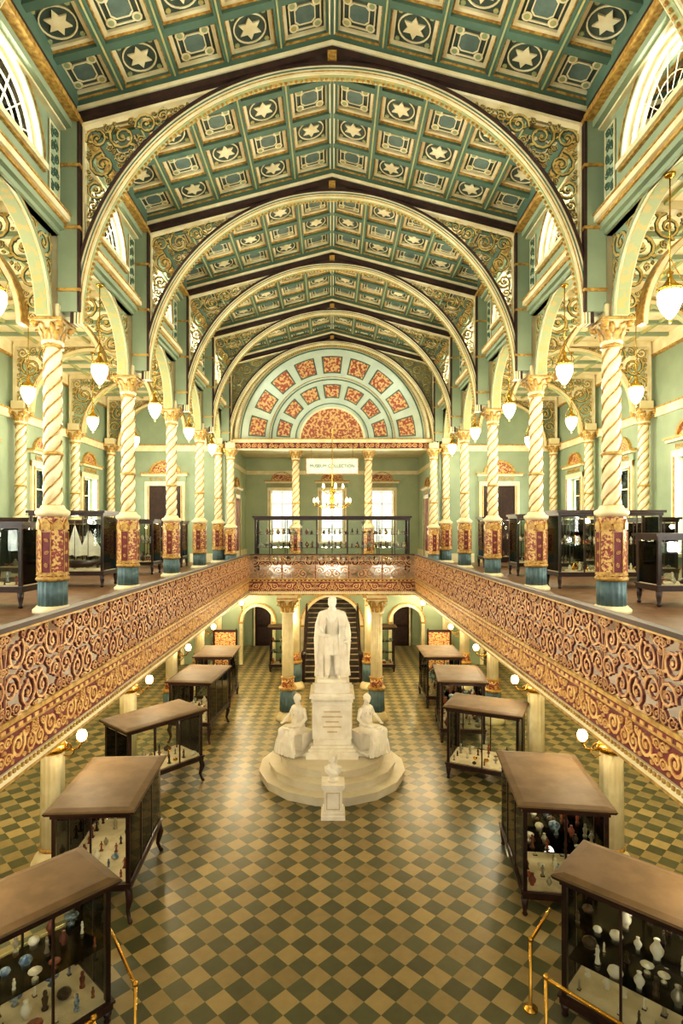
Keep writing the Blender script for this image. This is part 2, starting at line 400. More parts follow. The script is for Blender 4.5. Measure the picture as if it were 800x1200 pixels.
# ---- clerestory + arcade walls
for side,sx in (('left',-1),('right',1)):
    w=MB(); T=TF((sx*4.8,0,0),(0,1,0),(0,0,1),(sx,0,0))
    ops=[(YN(n)+S/2,1.0,12.05,12.05,1) for n in range(-3,4)]
    wall_open(w,T,YA,YE+.3,11.45,14.1,ops,.35,GREEN,CREAM,24)
    w.obj('wall_'+side+'_clerestory')
    t=MB()
    Ti=TF((sx*4.8,0,0),(0,1,0),(0,0,1),(-sx,0,0))
    t.box(YA,YE,13.2,13.3,0,.36,GOLD,Ti); t.box(YA,YE,13.3,13.45,0,.30,BROWN,Ti); t.box(YA,YE,13.45,13.8,0,.3,TEAL,Ti); t.box(YA,YE,13.08,13.2,0,.2,GREEN,Ti); t.box(YA,YE,13.04,13.08,0,.1,CREAM,Ti)
    t.box(YA,YE,11.28,11.38,0,.08,GREEN,Ti); t.box(YA,YE,11.38,11.42,0,.12,GOLD,Ti); t.box(YA,YE,11.42,11.52,0,.18,CREAM,Ti); t.box(YA,YE,11.52,11.55,0,.2,GOLD,Ti)
    t.box(YA,YE,11.2,11.45,-.35,0,GREEN,Ti)
    t.obj('trim_cornice_'+side)
    for n in range(-3,4):
        yc=YN(n)+S/2
        b=MB()
        b.arc(Ti,0,0,1.0,1.04,0,pi,0,.06,CREAM,32); b.arc(Ti,0,0,1.04,1.12,0,pi,0,.04,GREEN,32); b.arc(Ti,0,0,1.12,1.15,0,pi,0,.06,GOLD,32)
        b.box(-1.15,1.15,-.09,0,0,.1,CREAM,Ti); b.box(-1.15,1.15,-.12,-.09,0,.06,GOLD,Ti)
        b.arc(Ti,0,0,.96,1.0,0,pi,-.12,-.06,CREAM,32); b.box(-1,1,0,.04,-.12,-.06,CREAM,Ti)
        for a in range(1,8):
            aa=pi*a/8; b.ribbon([(.3*math.cos(aa),.3*math.sin(aa)),(.95*math.cos(aa),.95*math.sin(aa))],.010,Ti,-.11,-.09,CREAM)
        for r in (.3,.52,.74): b.arc(Ti,0,0,r-.006,r+.006,0,pi,-.11,-.09,CREAM,24)
        b.poly([(math.cos(pi*i/20),math.sin(pi*i/20)) for i in range(21)],Ti,-.1,-.095,GLASS)
        b.obj('window_lunette',None,(0,yc,12.05))
        for k in(-1,1):
            q=MB()
            u0=-.175
            q.box(u0,u0+.35,0,1.2,0,.012,PALE,Ti)
            q.ring([(u0,0),(u0+.35,0),(u0+.35,1.2),(u0,1.2)],[(u0+.03,.03),(u0+.32,.03),(u0+.32,1.17),(u0+.03,1.17)],Ti,0,.03,CREAM)
            for c in range(5): 
                for kk in (0,1): scroll(q,Ti,u0+.1+.15*kk,.15+c*.225+.06*kk,.085,.012,.03,TEAL,c+kk)
            q.obj('clerestory_ornament_panel',None,(-sx*.0,yc+k*1.5,11.75))
def arcade():
    m=MB(); T=TF((0,0,0),(0,1,0),(0,0,1),(1,0,0)); c=CZ+.05
    m.arc(T,0,c,1.50,1.57,0,pi,-.12,.12,CREAM,36); m.arc(T,0,c,1.57,1.60,0,pi,-.14,.14,GREEN,36); m.arc(T,0,c,1.485,1.5,0,pi,-.10,.10,SAGE,36)
    m.arc(T,0,c,1.6,1.625,0,pi,-.14,.14,GOLD,36)
    wall_open(m,T,-S/2,S/2,c,11.3,[(0,1.6,c,c,.98)],.03,GREEN,GREEN,24,w0=-.03)
    sd=lambda u,v: np.minimum(np.minimum(np.hypot(u,v-c)-1.66,S/2-.14-u),11.2-v)
    cs=pack(sd,(0,S/2,9.8,11.3),.025,.26,.015,3,70)
    scrolls(m,T,cs,-.04,-.03,DKG,mir=0,wd=.26); scrolls(m,T,cs,.03,.04,DKG,mir=0,wd=.26)
    scrolls(m,T,cs,-.05,-.04,FILI,mir=0,wd=.16); scrolls(m,T,cs,.04,.05,FILI,mir=0,wd=.16)
    for k in(-1,1):
        a,b=sorted((k*(S/2-.10),k*S/2)); m.box(a,b,9.95,11.3,-.14,.14,CREAM,T)
    m.box(-S/2,S/2,11.2,11.28,-.14,.14,CREAM,T)
    return m.mesh('arcade_arch')
AR=arcade(); arc_e=empty('nave_arcade')
for sx in(-1,1):
    for n in range(-3,4): place(AR,'arcade_arch',arc_e,(sx*5.0,YN(n)+S/2,0))
def aisle():
    m=MB(); T=XZ; R=1.98
    m.arc(T,0,CZ,R-.12,R-.03,0,pi,-.10,.10,CREAM,40); m.arc(T,0,CZ,R-.135,R-.12,0,pi,-.09,.09,SAGE,40); m.arc(T,0,CZ,R-.03,R-.005,0,pi,-.12,.12,GOLD,40)
    sd=lambda u,v: np.minimum(np.minimum(np.hypot(u,v-CZ)-R-.03,2.35-u),11.66-v)
    cs=pack(sd,(0,2.4,9.8,11.7),.03,.32,.02,3,60)
    scrolls(m,T,cs,-.012,.012,DKG,mir=0,wd=.24)
    scrolls(m,T,cs,.012,.026,FILI,mir=0,wd=.14); 
    m.box(-2.4,2.4,-.12,.12,11.65,11.8,CREAM)
    for k in(-1,1):
        a,b=sorted((k*2.34,k*2.42)); m.box(a,b,-.12,.12,9.7,11.7,CREAM)
    return m.mesh('aisle_arch')
AA=aisle()
for sx in(-1,1):
    for n in range(-2,5): place(AA,'aisle_arch',arc_e,(sx*7.45,YN(n)-(.02 if n<4 else .2),0))
for side,sx in (('left',-1),('right',1)):
    c=MB(); a,b=sorted((sx*5.1,sx*10.1)); c.box(a,b,YA,YE,11.8,11.95,CREAM)
    for n in range(-3,4):
        for k in range(1,4): c.box(a,b,YN(n)+S*k/4-.05,YN(n)+S*k/4+.05,11.7,11.8,GREEN); 
    for x in (5.9,6.7,7.5,8.3,9.1):
        x0,x1=sorted((sx*x-.04,sx*x+.04)); c.box(x0,x1,YA,YE,11.72,11.82,SAGE)
    c.obj('ceiling_aisle_'+side)
    w=MB(); T=TF((sx*10,0,0),(0,1,0),(0,0,1),(sx,0,0))
    ops=[(YN(n)+S/2,.62,5.3,8.1,0) for n in range(-3,4)]
    wall_open(w,T,YA,YE+.3,ZD,11.9,ops,.3,GREEN,CREAM)
    w.box(YA,YE+.3,0,ZD,0,.3,PALE,T)
    w.obj('wall_'+side)
    Ti=TF((sx*10,0,0),(0,1,0),(0,0,1),(-sx,0,0))
    d=MB(); d.box(YA,YE,ZD,ZD+.35,0,.05,CREAM,Ti); d.box(YA,YE,ZD+.35,ZD+.4,0,.07,GOLD,Ti); d.box(YA,YE,9.45,9.7,0,.08,CREAM,Ti); d.box(YA,YE,9.7,9.74,0,.12,GOLD,Ti); d.box(YA,YE,11.4,11.8,0,.1,CREAM,Ti); d.box(YA,YE,11.35,11.4,0,.12,GOLD,Ti)
    d.box(YA,YE,0,.3,0,.04,BROWN,Ti)
    d.obj('baseboard_'+side)
def winframe(hw,h,sill=True,lun=True):
    m=MB(); T=XZ
    m.box(-hw-.18,-hw,-.0,h+.18,0,.09,CREAM,T); m.box(hw,hw+.18,0,h+.18,0,.09,CREAM,T); m.box(-hw-.18,hw+.18,h,h+.18,0,.09,CREAM,T)
    for k in(-1,1): a,b=sorted((k*(hw+.03),k*(hw+.07))); m.box(a,b,0,h,.09,.12,GOLD,T)
    m.box(-hw-.24,hw+.24,h+.18,h+.42,0,.08,GREEN,T); m.box(-hw-.3,hw+.3,h+.42,h+.5,0,.2,CREAM,T); m.box(-hw-.34,hw+.34,h+.5,h+.56,0,.26,GOLD,T)
    for i in range(7):
        u=-hw+.1+i*(2*hw-.2)/6; scroll(m,T,u,h+.3,.09,.08,.1,GOLD,i)
    if lun:
        m.arc(T,0,h+.56,hw*.85,hw,0,pi,0,.1,GOLD,20,.8); m.poly([(hw*.85*math.cos(pi*i/16),h+.56+hw*.68*math.sin(pi*i/16)) for i in range(17)],T,0,.03,PEDP)
    if sill: m.box(-hw-.24,hw+.24,-.1,0,0,.16,CREAM,T)
    return m
def sash(m,hw,h,w0=-.2):
    T=XZ
    for u in (-hw+.03,0,hw-.03): m.box(u-.025,u+.025,0,h,w0-.04,w0,CREAM,T)
    for v in np.linspace(.03,h-.03,5): m.box(-hw,hw,v-.02,v+.02,w0-.04,w0,CREAM,T)
    m.box(-hw,hw,0,h,w0-.03,w0-.025,GLASS,T)
m=winframe(.62,2.8); sash(m,.62,2.8); WF=m.mesh('tall_window')
for sx in(-1,1):
    for n in range(-1,4): place(WF,'window_tall',None,(sx*10,YN(n)+S/2,5.3),-sx*pi/2)
def doormesh(hw,h,m0=WOOD,lun=True):
    m=winframe(hw,h,False,lun); T=XZ
    m.box(-hw,hw,0,h,0,.01,STONE,T)
    for k in(-1,1):
        a,b=sorted((k*.02,k*(hw-.02))); m.box(a,b,.02,h-.02,.01,.035,m0,T)
        for z0,z1 in ((.15,.9),(1.0,1.9),(2.0,h-.15)):
            if z1>z0: a,b=sorted((k*.1,k*(hw-.1))); m.box(a,b,z0,z1,.035,.05,m0,T)
        m.ell(T(k*.07,1.0,.07),(.03,.03,.03),BRASS,8,6)
    return m
DM=doormesh(.7,3.4).mesh('panelled_door')
w=MB(); T=TF((0,YE,0),(1,0,0),(0,0,1),(0,1,0))
wall_open(w,T,-10.2,-4.75,ZD,11.9,[],.3,GREEN,CREAM); wall_open(w,T,4.75,10.2,ZD,11.9,[],.3,GREEN,CREAM)
w.poly([(-4.85,9.55),(4.85,9.55),(4.85,13.8),(0,15.1),(-4.85,13.8)],T,0,.3,PALE)
wall_open(w,T,-10.2,10.2,0,ZB+.1,[(-7.3,.6,0,1.7,1),(-3.3,.66,0,1.9,1),(0,1.25,0,1.75,1),(3.3,.66,0,1.9,1),(7.3,.6,0,1.7,1)],.3,GREEN,CREAM)
w.obj('wall_back')
for sx in(-1,1):
    place(DM,'door_gallery',None,(sx*7.4,YE-.005,ZD))
    d=MB(); Tc=TF((sx*7.4,YE,0),(1,0,0),(0,0,1),(0,-1,0))
    for u0,u1 in((-2.5,-1.1),(1.1,2.5)):
        d.box(u0,u1,ZD,ZD+.4,0,.05,CREAM,Tc); 
    d.box(-2.5,2.5,9.45,9.7,0,.08,CREAM,Tc); d.box(-2.5,2.5,9.7,9.74,0,.12,GOLD,Tc); d.box(-2.5,2.5,11.4,11.7,0,.1,CREAM,Tc)
    d.obj('trim_end_wall')
t=MB(); Tt=TF((0,YE,9.95),(1,0,0),(0,0,1),(0,-1,0))
t.poly([(4.3*math.cos(pi*i/40),4.3*math.sin(pi*i/40)) for i in range(41)],Tt,0,.03,ICE)
t.arc(Tt,0,0,4.20,4.32,0,pi,.0,.1,CREAM,60); t.arc(Tt,0,0,4.02,4.07,0,pi,.03,.06,TEAL,60); t.arc(Tt,0,0,4.12,4.15,0,pi,.03,.06,GOLD,60)
def sector(r0,r1,a0,a1,m,w0,w1): t.arc(Tt,0,0,r0,r1,a0,a1,w0,w1,m,8)
t.arc(Tt,0,0,0.02,1.38,0,pi,.03,.06,REDP,30); t.arc(Tt,0,0,1.38,1.46,0,pi,.03,.09,CREAM,30)
n1=7
for i in range(n1):
    a=pi*(i+.5)/n1; h=pi/n1*.34
    sector(1.86,2.48,a-h*1.08,a+h*1.08,TEAL,.03,.045); sector(1.91,2.43,a-h*.92,a+h*.92,REDP,.045,.06)
    if i: b=pi*i/n1; sector(1.66,2.62,b-.02,b+.02,ICE,.03,.06)
t.arc(Tt,0,0,1.6,1.63,0,pi,.03,.07,TEAL,40); t.arc(Tt,0,0,2.66,2.70,0,pi,.03,.07,TEAL,40)
n2=9
for i in range(n2):
    a=pi*(i+.5)/n2; h=pi/n2*.34
    sector(2.96,3.72,a-h*1.07,a+h*1.07,TEAL,.03,.045); sector(3.01,3.67,a-h*.93,a+h*.93,REDP,.045,.06)
t.arc(Tt,0,0,2.78,2.8,0,pi,.03,.07,GOLD,40)
t.box(-4.75,4.75,-.40,-.14,0,.15,MAROON,Tt); t.box(-4.75,4.75,-.14,0,0,.24,CREAM,Tt); t.box(-4.75,4.75,-.47,-.40,0,.2,CREAM,Tt); t.box(-4.75,4.75,0,.03,0,.28,GOLD,Tt)
for i in range(40): scroll(t,Tt,-4.6+i*9.2/39,-.27,.11,.15,.17,FRG,i,.26)
t.obj('tympanum_fan_relief')
w=MB(); T=TF((0,31.5,0),(1,0,0),(0,0,1),(0,1,0))
wall_open(w,T,-5.2,5.2,ZD,10.2,[(-2.75,.6,5.2,8.1,0),(0,.6,5.2,8.1,0),(2.75,.6,5.2,8.1,0)],.3,PALE,CREAM)
w.obj('wall_far')
for x in(-2.75,0,2.75): place(WF,'window_far',None,(x,31.5,5.3))
for side,sx in (('left',-1),('right',1)):
    w=MB(); a,b=sorted((sx*4.75,sx*5.0)); w.box(a,b,YE+.3,31.5,ZD,10.2,PALE); a,b=sorted((sx*4.68,sx*4.76)); w.box(a,b,YE+.3,31.5,9.0,9.2,CREAM); w.box(a,b,YE+.3,31.5,ZD,ZD+.4,CREAM); w.obj('wall_inner_'+side)
    place(doormesh(.6,3.0,CURT).mesh('d'),'door_inner',None,(sx*4.745,28.3,ZD),-sx*pi/2)
w=MB(); w.box(-5,5,YE+.3,31.8,9.9,10.1,CREAM); w.box(-4.75,4.75,31.4,31.5,9.0,9.2,CREAM); w.obj('ceiling_inner_room')
w=MB(); w.box(-10.2,10.2,29.5,29.7,0,4.1,PALE); w.box(-10.2,-10,YE,29.6,0,4.1,GREEN); w.box(10,10.2,YE,29.6,0,4.1,GREEN); w.obj('wall_passage')
w=MB(); 
for cx in(-3.3,3.3,-7.3,7.3,0):
    hw=.66 if abs(cx)==3.3 else (.6 if cx else 1.25); vs={.66:1.9,.6:1.7,1.25:1.75}[hw]
    Tc=TF((cx,YE,0),(1,0,0),(0,0,1),(0,-1,0))
    w.arc(Tc,0,vs,hw,hw+.12,0,pi,0,.08,CREAM,28); w.arc(Tc,0,vs,hw+.12,hw+.18,0,pi,0,.12,GOLD,28)
    for k in(-1,1): a,b=sorted((k*hw,k*(hw+.14))); w.box(a,b,0,vs,0,.08,CREAM,Tc); w.box(a-.03,b+.03,vs-.08,vs,0,.12,GOLD,Tc)
w.box(-10,10,YE-.07,YE,3.10,3.2,CREAM); w.box(-10,10,YE-.1,YE,3.2,3.26,GOLD)
w.obj('trim_back_arches')
for sx in(-1,1):
    m=MB(); m.box(-.4,.4,0,.06,0,2.05,WOOD); m.box(-.48,-.4,-.04,.06,0,2.13,CREAM); m.box(.4,.48,-.04,.06,0,2.13,CREAM); m.box(-.48,.48,-.04,.06,2.05,2.16,CREAM); m.box(-.3,.3,-.02,0,.2,.95,BROWN); m.box(-.3,.3,-.02,0,1.1,1.9,BROWN)
    m.obj('door_passage',None,(sx*3.55,29.4,0))
st=MB()
for i in range(17):
    y=22.4+i*.3; st.box(-1.05,1.05,y,y+.34,0 if i<9 else i*.17-.5,(i+1)*.17,STONE); st.box(-1.07,1.07,y-.02,y+.03,(i+1)*.17-.03,(i+1)*.17,LINING)
for sx in(-1,1):
    x=sx*1.12
    st.loft([(x,22.5,1.0),(x,27.3,3.75)],[.045,.045],WOOD,8)
    for i in range(17): y=22.55+i*.3; st.loft([(x,y,.05+i*.17),(x,y,1.0+i*.172)],[.018,.018],BROWN,6)
    st.lathe([(.09,0),(.09,.2),(.06,.25),(.07,.9),(.1,1.0),(.1,1.15),(.02,1.25)],12,(x,22.45,0),WOOD)
    a,b=sorted((x-.06,x+.06)); st.poly([(22.4,0),(27.6,0),(27.6,2.95),(22.4,.1)],TF((0,0,0),(0,1,0),(0,0,1),(1,0,0)),a,b,STONE)
st.obj('staircase')

# ================================================================ COLUMNS
def capital(m,z0,z1,r,rw,mt=GOLD):
    h=z1-z0
    m.lathe([(r*1.15,0),(r*1.2,.04),(r*.98,.06),(r*1.0,.2*h),(r*1.1,.5*h),(r*1.35,.78*h),(r*1.6,.86*h)],20,(0,0,z0),CREAM)
    for tier,(zz,rr,n,ph) in enumerate(((.08*h,r*1.02,8,0),(.36*h,r*1.08,8,pi/8))):
        for k in range(n):
            a=2*pi*k/n+ph; c,s_=math.cos(a),math.sin(a); wv=r*.32
            pr=[(rr,zz,1),(rr*1.12,zz+.22*h,1.1),(rr*1.3,zz+.38*h,.9),(rr*1.62,zz+.44*h,.5),(rr*1.66,zz+.36*h,.2)]
            vs=[];fs=[]
            for (q,z,ww) in pr:
                for t in(-1,0,1): vs.append((c*(q+(.03 if t==0 else 0))-s_*wv*ww*t, s_*(q+(.03 if t==0 else 0))+c*wv*ww*t, z0+z))
            for i in range(4):
                for j in range(2): fs.append((i*3+j,i*3+j+1,i*3+j+4,i*3+j+3))
            m.add(vs,fs,mt,True)
    for k in range(4):
        a=pi/4+k*pi/2; c,s_=math.cos(a),math.sin(a)
        m.ell((c*rw*1.15,s_*rw*1.15,z0+.78*h),(.07,.07,.07),mt,10,6)
    m.box(-rw,rw,-rw,rw,z0+.86*h,z1,CREAM); m.box(-rw-.02,rw+.02,-rw-.02,rw+.02,z1-.05*h-.02,z1,mt)
def uppercol():
    m=MB(); h=9.70-ZD
    m.lathe([(.33,0),(.33,.06),(.29,.09),(.27,.12)],24,(0,0,0),CREAM)
    m.lathe([(.235,.12),(.235,.56)],64,(0,0,0),BLUE,fn=lambda a,z:1+.05*math.cos(16*a))
    m.lathe([(.26,.56),(.285,.60),(.26,.64)],24,(0,0,0),GOLD)
    R=.245
    m.lathe([(R,.64),(R,1.74)],8,(0,0,0),PEDP,smooth=False,rot=pi/8)
    for k in range(8):
        a=k*pi/4; T=TF((math.cos(a)*R*math.cos(pi/8),math.sin(a)*R*math.cos(pi/8),0),(-math.sin(a),math.cos(a),0),(0,0,1),(math.cos(a),math.sin(a),0))
        if k%2==0:
            m.box(-.088,.088,.70,1.44,0,.012,MAROON,T)
            m.ring([(-.088,.70),(.088,.70),(.088,1.44),(-.088,1.44)],[(-.076,.715),(.076,.715),(.076,1.425),(-.076,1.425)],T,.012,.025,GOLD)
            for j in range(3): scroll(m,T,0,.85+j*.22,.04,.012,.02,FRG,j)
        m.poly([(-.08,1.47),(.08,1.47),(.08,1.57),(0,1.66),(-.08,1.57)],T,0,.03,GOLD)
    m.lathe([(.275,.66),(.255,.72)],8,(0,0,0),GOLD,smooth=False,rot=pi/8)
    m.lathe([(.25,1.70),(.29,1.75),(.29,1.80),(.22,1.84),(.19,1.9)],24,(0,0,0),CREAM)
    N=150; z0=1.86; z1=h-.40
    m.lathe([(.152-.012*i/N,z0+(z1-z0)*i/N) for i in range(N+1)],30,(0,0,0),CREAM,fn=lambda a,z:1+.13*math.cos(3*a-z*22))
    for ph in (0,2*pi/3,4*pi/3):
        n=120; pts=[((.146)*math.cos(z*22/3+ph+pi/3),(.146)*math.sin(z*22/3+ph+pi/3),z) for z in np.linspace(z0,z1,n)]
        m.loft(pts,[.016]*n,GOLD,4,rounded=False)
    for z in (z0+.02,z0+(z1-z0)*.33,z1-.05): m.lathe([(.17,-.03),(.19,0),(.17,.03)],20,(0,0,z),GOLD)
    capital(m,h-.40,h,.16,.27)
    m.box(-.2,.2,-.2,.2,h,h+.26,CREAM)
    return m.mesh('twisted_column')
UC=uppercol()
for sx in(-1,1):
    for n in range(-2,5):
        place(UC,'gallery_column',None,(sx*5.0,YN(n)-(.0 if n<4 else .25),ZD))
        if n>=-1: place(UC,'aisle_column',None,(sx*9.7,YN(n)-(.0 if n<4 else .3),ZD))
    place(UC,'gallery_column',None,(sx*1.62,YE+.1,ZD-.2))
    place(UC,'gallery_column',None,(sx*4.45,YE-.3,ZD-.2))
def lowercol(blue=False):
    m=MB(); h=3.95
    m.lathe([(.36,0),(.36,.08),(.33,.12),(.30,.2),(.24,.24),(.22,.3)],24,(0,0,0),CREAM)
    fl=lambda a,z:1+.045*math.cos(14*a)
    if blue:
        m.lathe([(.25,.28),(.24,.95)],56,(0,0,0),BLUE,fn=fl); m.lathe([(.26,.95),(.29,1.0),(.26,1.05)],20,(0,0,0),GOLD); m.lathe([(.2,1.05),(.2,1.3)],20,(0,0,0),PEDP); m.lathe([(.2,1.3),(.235,1.33),(.2,1.36)],20,(0,0,0),GOLD)
        m.lathe([(.175,1.3),(.165,3.35)],56,(0,0,0),CREAM,fn=fl)
    else:
        m.lathe([(.20,.28),(.18,3.35)],56,(0,0,0),CREAM,fn=fl)
        m.lathe([(.22,.3),(.24,.33),(.22,.36)],20,(0,0,0),GOLD); 
        m.lathe([(.19,2.0),(.25,2.05),(.25,2.13),(.19,2.18)],20,(0,0,0),BRASS)
    capital(m,3.35,h-.1,.19,.3)
    m.box(-.3,.3,-.3,.3,h-.1,h+.08,CREAM)
    return m.mesh('iron_column')
LC=lowercol(); LCB=lowercol(True)
for sx in(-1,1):
    for n in range(-2,5): place(LC if n<2 else LCB,'ground_column',None,(sx*5.0,YN(n)-(0 if n<4 else .4),0))
    for y in (18.05,21.6): place(LCB,'ground_column',None,(sx*1.4,y,0))
def sconce():
    m=MB()
    m.loft([(.20,0,0),(.34,0,-.06),(.46,0,-.02),(.52,0,.08)],[.018]*4,BRASS,8); m.loft([(.20,0,-.15),(.3,0,-.18),(.38,0,-.1),(.36,0,-.04)],[.012]*4,BRASS,6)
    m.arc(TF((.27,0,-.0),(1,0,0),(0,0,1),(0,1,0)),0,0,.05,.07,0,2*pi,-.01,.01,BRASS,16)
    m.lathe([(.05,.08),(.10,.13),(.02,.1)],12,(.52,0,0),BRASS)
    m.lathe([(.03,.1),(.075,.15),(.09,.22),(.06,.29),(.015,.31)],14,(.52,0,0),BULB)
    return m.mesh('wall_sconce')
SC=sconce()
def plight(name,loc,e,r=.1,col=(1,.82,.55),parent=None):
    l=bpy.data.lights.new(name,'POINT'); l.energy=e; l.shadow_soft_size=r; l.color=col
    o=bpy.data.objects.new(name,l); COL.objects.link(o); o.location=loc
    if parent:o.parent=parent
    return o
for sx in(-1,1):
    for n in range(-1,4):
        e=empty('column_sconce_lamp',(sx*5.0,YN(n),2.1),0 if sx<0 else pi)
        place(SC,'bracket_and_globe',e); plight('sconce_light',(.62,0,.42),85,.1,parent=e)
        e=empty('column_sconce_lamp',(sx*5.0,YN(n),2.1),pi if sx<0 else 0)
        place(SC,'bracket_and_globe',e); plight('sconce_light',(.62,0,.42),60,.1,parent=e)
    e=empty('column_sconce_lamp',(sx*1.4,21.6,2.5),-pi/2+.6*sx); place(SC,'bracket_and_globe',e); plight('sconce_light',(.62,0,.42),80,.1,parent=e)
    e=empty('wall_sconce_lamp',(sx*3.9,24.98,2.6),-pi/2); place(SC,'bracket_and_globe',e,(-.16,0,0)); plight('sconce_light',(.5,0,.42),80,.1,parent=e)
    for x,y in ((3.3,20.2),(2.6,27.4)):
        e=empty('ceiling_globe_lamp',(sx*x,y,3.7)); m=MB(); m.loft([(0,0,.42),(0,0,0)],[.012,.012],BRASS,6); m.lathe([(.02,0),(.09,.0),(.1,.04),(.02,.1)],12,(0,0,0),BRASS); m.lathe([(.01,-.2),(.09,-.14),(.11,-.06),(.09,.0)],14,(0,0,0),BULB); m.obj('rod_and_globe',e); plight('globe_light',(0,0,-.35),130,.12,parent=e)
def pendant(L):
    m=MB()
    m.loft([(0,0,.3),(0,0,L)],[.012,.012],BRASS,6,rounded=False)
    m.lathe([(.02,.0),(.10,.03),(.15,.08),(.165,.14)],16,(0,0,-.0),BRASS)
    m.lathe([(.01,-.30),(.05,-.27),(.12,-.16),(.165,-.04),(.17,.06),(.15,.12)],18,(0,0,0),LAMP)
    m.lathe([(.16,.12),(.18,.14),(.10,.2),(.05,.27),(.03,.34),(.05,.38),(.01,.42)],18,(0,0,0),BRASS)
    for k in range(3):
        a=2*pi*k/3; c,s_=math.cos(a),math.sin(a)
        m.loft([(c*.17,s_*.17,.13),(c*.2,s_*.2,.25),(c*.1,s_*.1,.42),(0,0,.6)],[.008]*4,BRASS,6)
    m.lathe([(.012,0),(.03,.03),(.012,.06)],8,(0,0,-.36),BRASS)
    m.lathe([(.02,0),(.07,.03),(.08,.06)],12,(0,0,L-.06),BRASS)
    return m.mesh('pendant_lamp')
PA=pendant(1.82); PB=pendant(2.15)
for sx in(-1,1):
    for n in range(-2,4):
        e=empty('pendant_lamp',(sx*4.93,YN(n)+S/2,9.36)); place(PA,'rod_and_globe',e); plight('pendant_light',(0,0,-.55),100,.15,(1,.88,.64),parent=e)
    for n in range(0,4):
        e=empty('pendant_lamp',(sx*7.45,YN(n),9.36)); place(PB,'rod_and_globe',e); plight('pendant_light',(0,0,-.55),150,.15,(1,.88,.64),parent=e)
e=empty('chandelier',(0,24.0,7.3)); m=MB()
m.loft([(0,0,0),(0,0,2.9)],[.02,.02],BRASS,8); m.lathe([(.02,-.5),(.1,-.42),(.05,-.3),(.14,-.1),(.06,.1),(.1,.3),(.03,.5)],14,(0,0,0),BRASS)
for k in range(10):
    a=2*pi*k/10; c,s_=math.cos(a),math.sin(a)
    for (R,z) in ((.75,-.25),(.45,.35)):
        if R<.5 and k%2: continue
        m.loft([(c*.05,s_*.05,z),(c*R*.5,s_*R*.5,z-.18),(c*R,s_*R,z-.05),(c*R,s_*R,z+.05)],[.015]*4,BRASS,6)
        m.lathe([(.01,0),(.06,.02),(.06,.03)],8,(c*R,s_*R,z+.04),BRASS); m.lathe([(.02,0),(.05,.06),(.03,.14),(.005,.18)],8,(c*R,s_*R,z+.07),BULB)
m.obj('arms_and_candles',e); plight('chandelier_light',(0,0,-.8),160,.3,parent=e)
e=empty('hanging_sign',(0,25.0,8.75)); m=MB(); m.box(-1.12,1.12,-.03,.03,-.32,.32,PAPER); m.box(-1.16,1.16,-.02,.02,-.36,.36,GOLD)
for x in(-.9,.9): m.loft([(x,0,.3),(x,0,.85)],[.01,.01],BRASS,6)
m.obj('board',e)
tc=bpy.data.curves.new('sign_text','FONT'); tc.body='MUSEUM COLLECTION'; tc.size=.19; tc.align_x='CENTER'; tc.align_y='CENTER'; tc.extrude=.004; tc.materials.append(INK)
o=bpy.data.objects.new('lettering',tc); COL.objects.link(o); o.parent=e; o.location=(0,-.035,0); o.rotation_euler=(pi/2,0,0)

# ================================================================ DISPLAY CASES
def vase(m,x,y,z,s,mt,kind):
    P_={0:[(.3,0),(.25,.1),(.5,.5),(.55,.8),(.3,1.2),(.18,1.45),(.28,1.6)],1:[(.35,0),(.12,.1),(.1,.4),(.6,.7),(.7,.8)],
       2:[(.3,0),(.3,.15),(.15,.2),(.25,.6),(.3,1.0),(.12,1.2),(.2,1.35),(.16,1.6),(.03,1.7)],3:[(.5,0),(.7,.3),(.6,.6),(.2,.8),(.05,.95)]}[kind]
    m.lathe([(r*s,h*s) for r,h in P_],10,(x,y,z),mt)
def figurine(m,x,y,z,s,mt):
    m.box(x-s*.3,x+s*.3,y-s*.25,y+s*.25,z,z+s*.12,WOOD)
    m.loft([(x,y,z+.1*s),(x,y,z+.5*s),(x,y,z+.9*s),(x,y,z+1.25*s)],[s*.24,s*.17,s*.13,s*.2],mt,8)
    m.ell((x,y,z+1.55*s),(s*.13,s*.13,s*.17),mt,8,6)
    for k in(-1,1): m.loft([(x+k*.2*s,y,z+1.25*s),(x+k*.32*s,y-.05*s,z+.95*s),(x+k*.15*s,y-.2*s,z+.85*s)],[s*.06,s*.05,s*.04],mt,6)
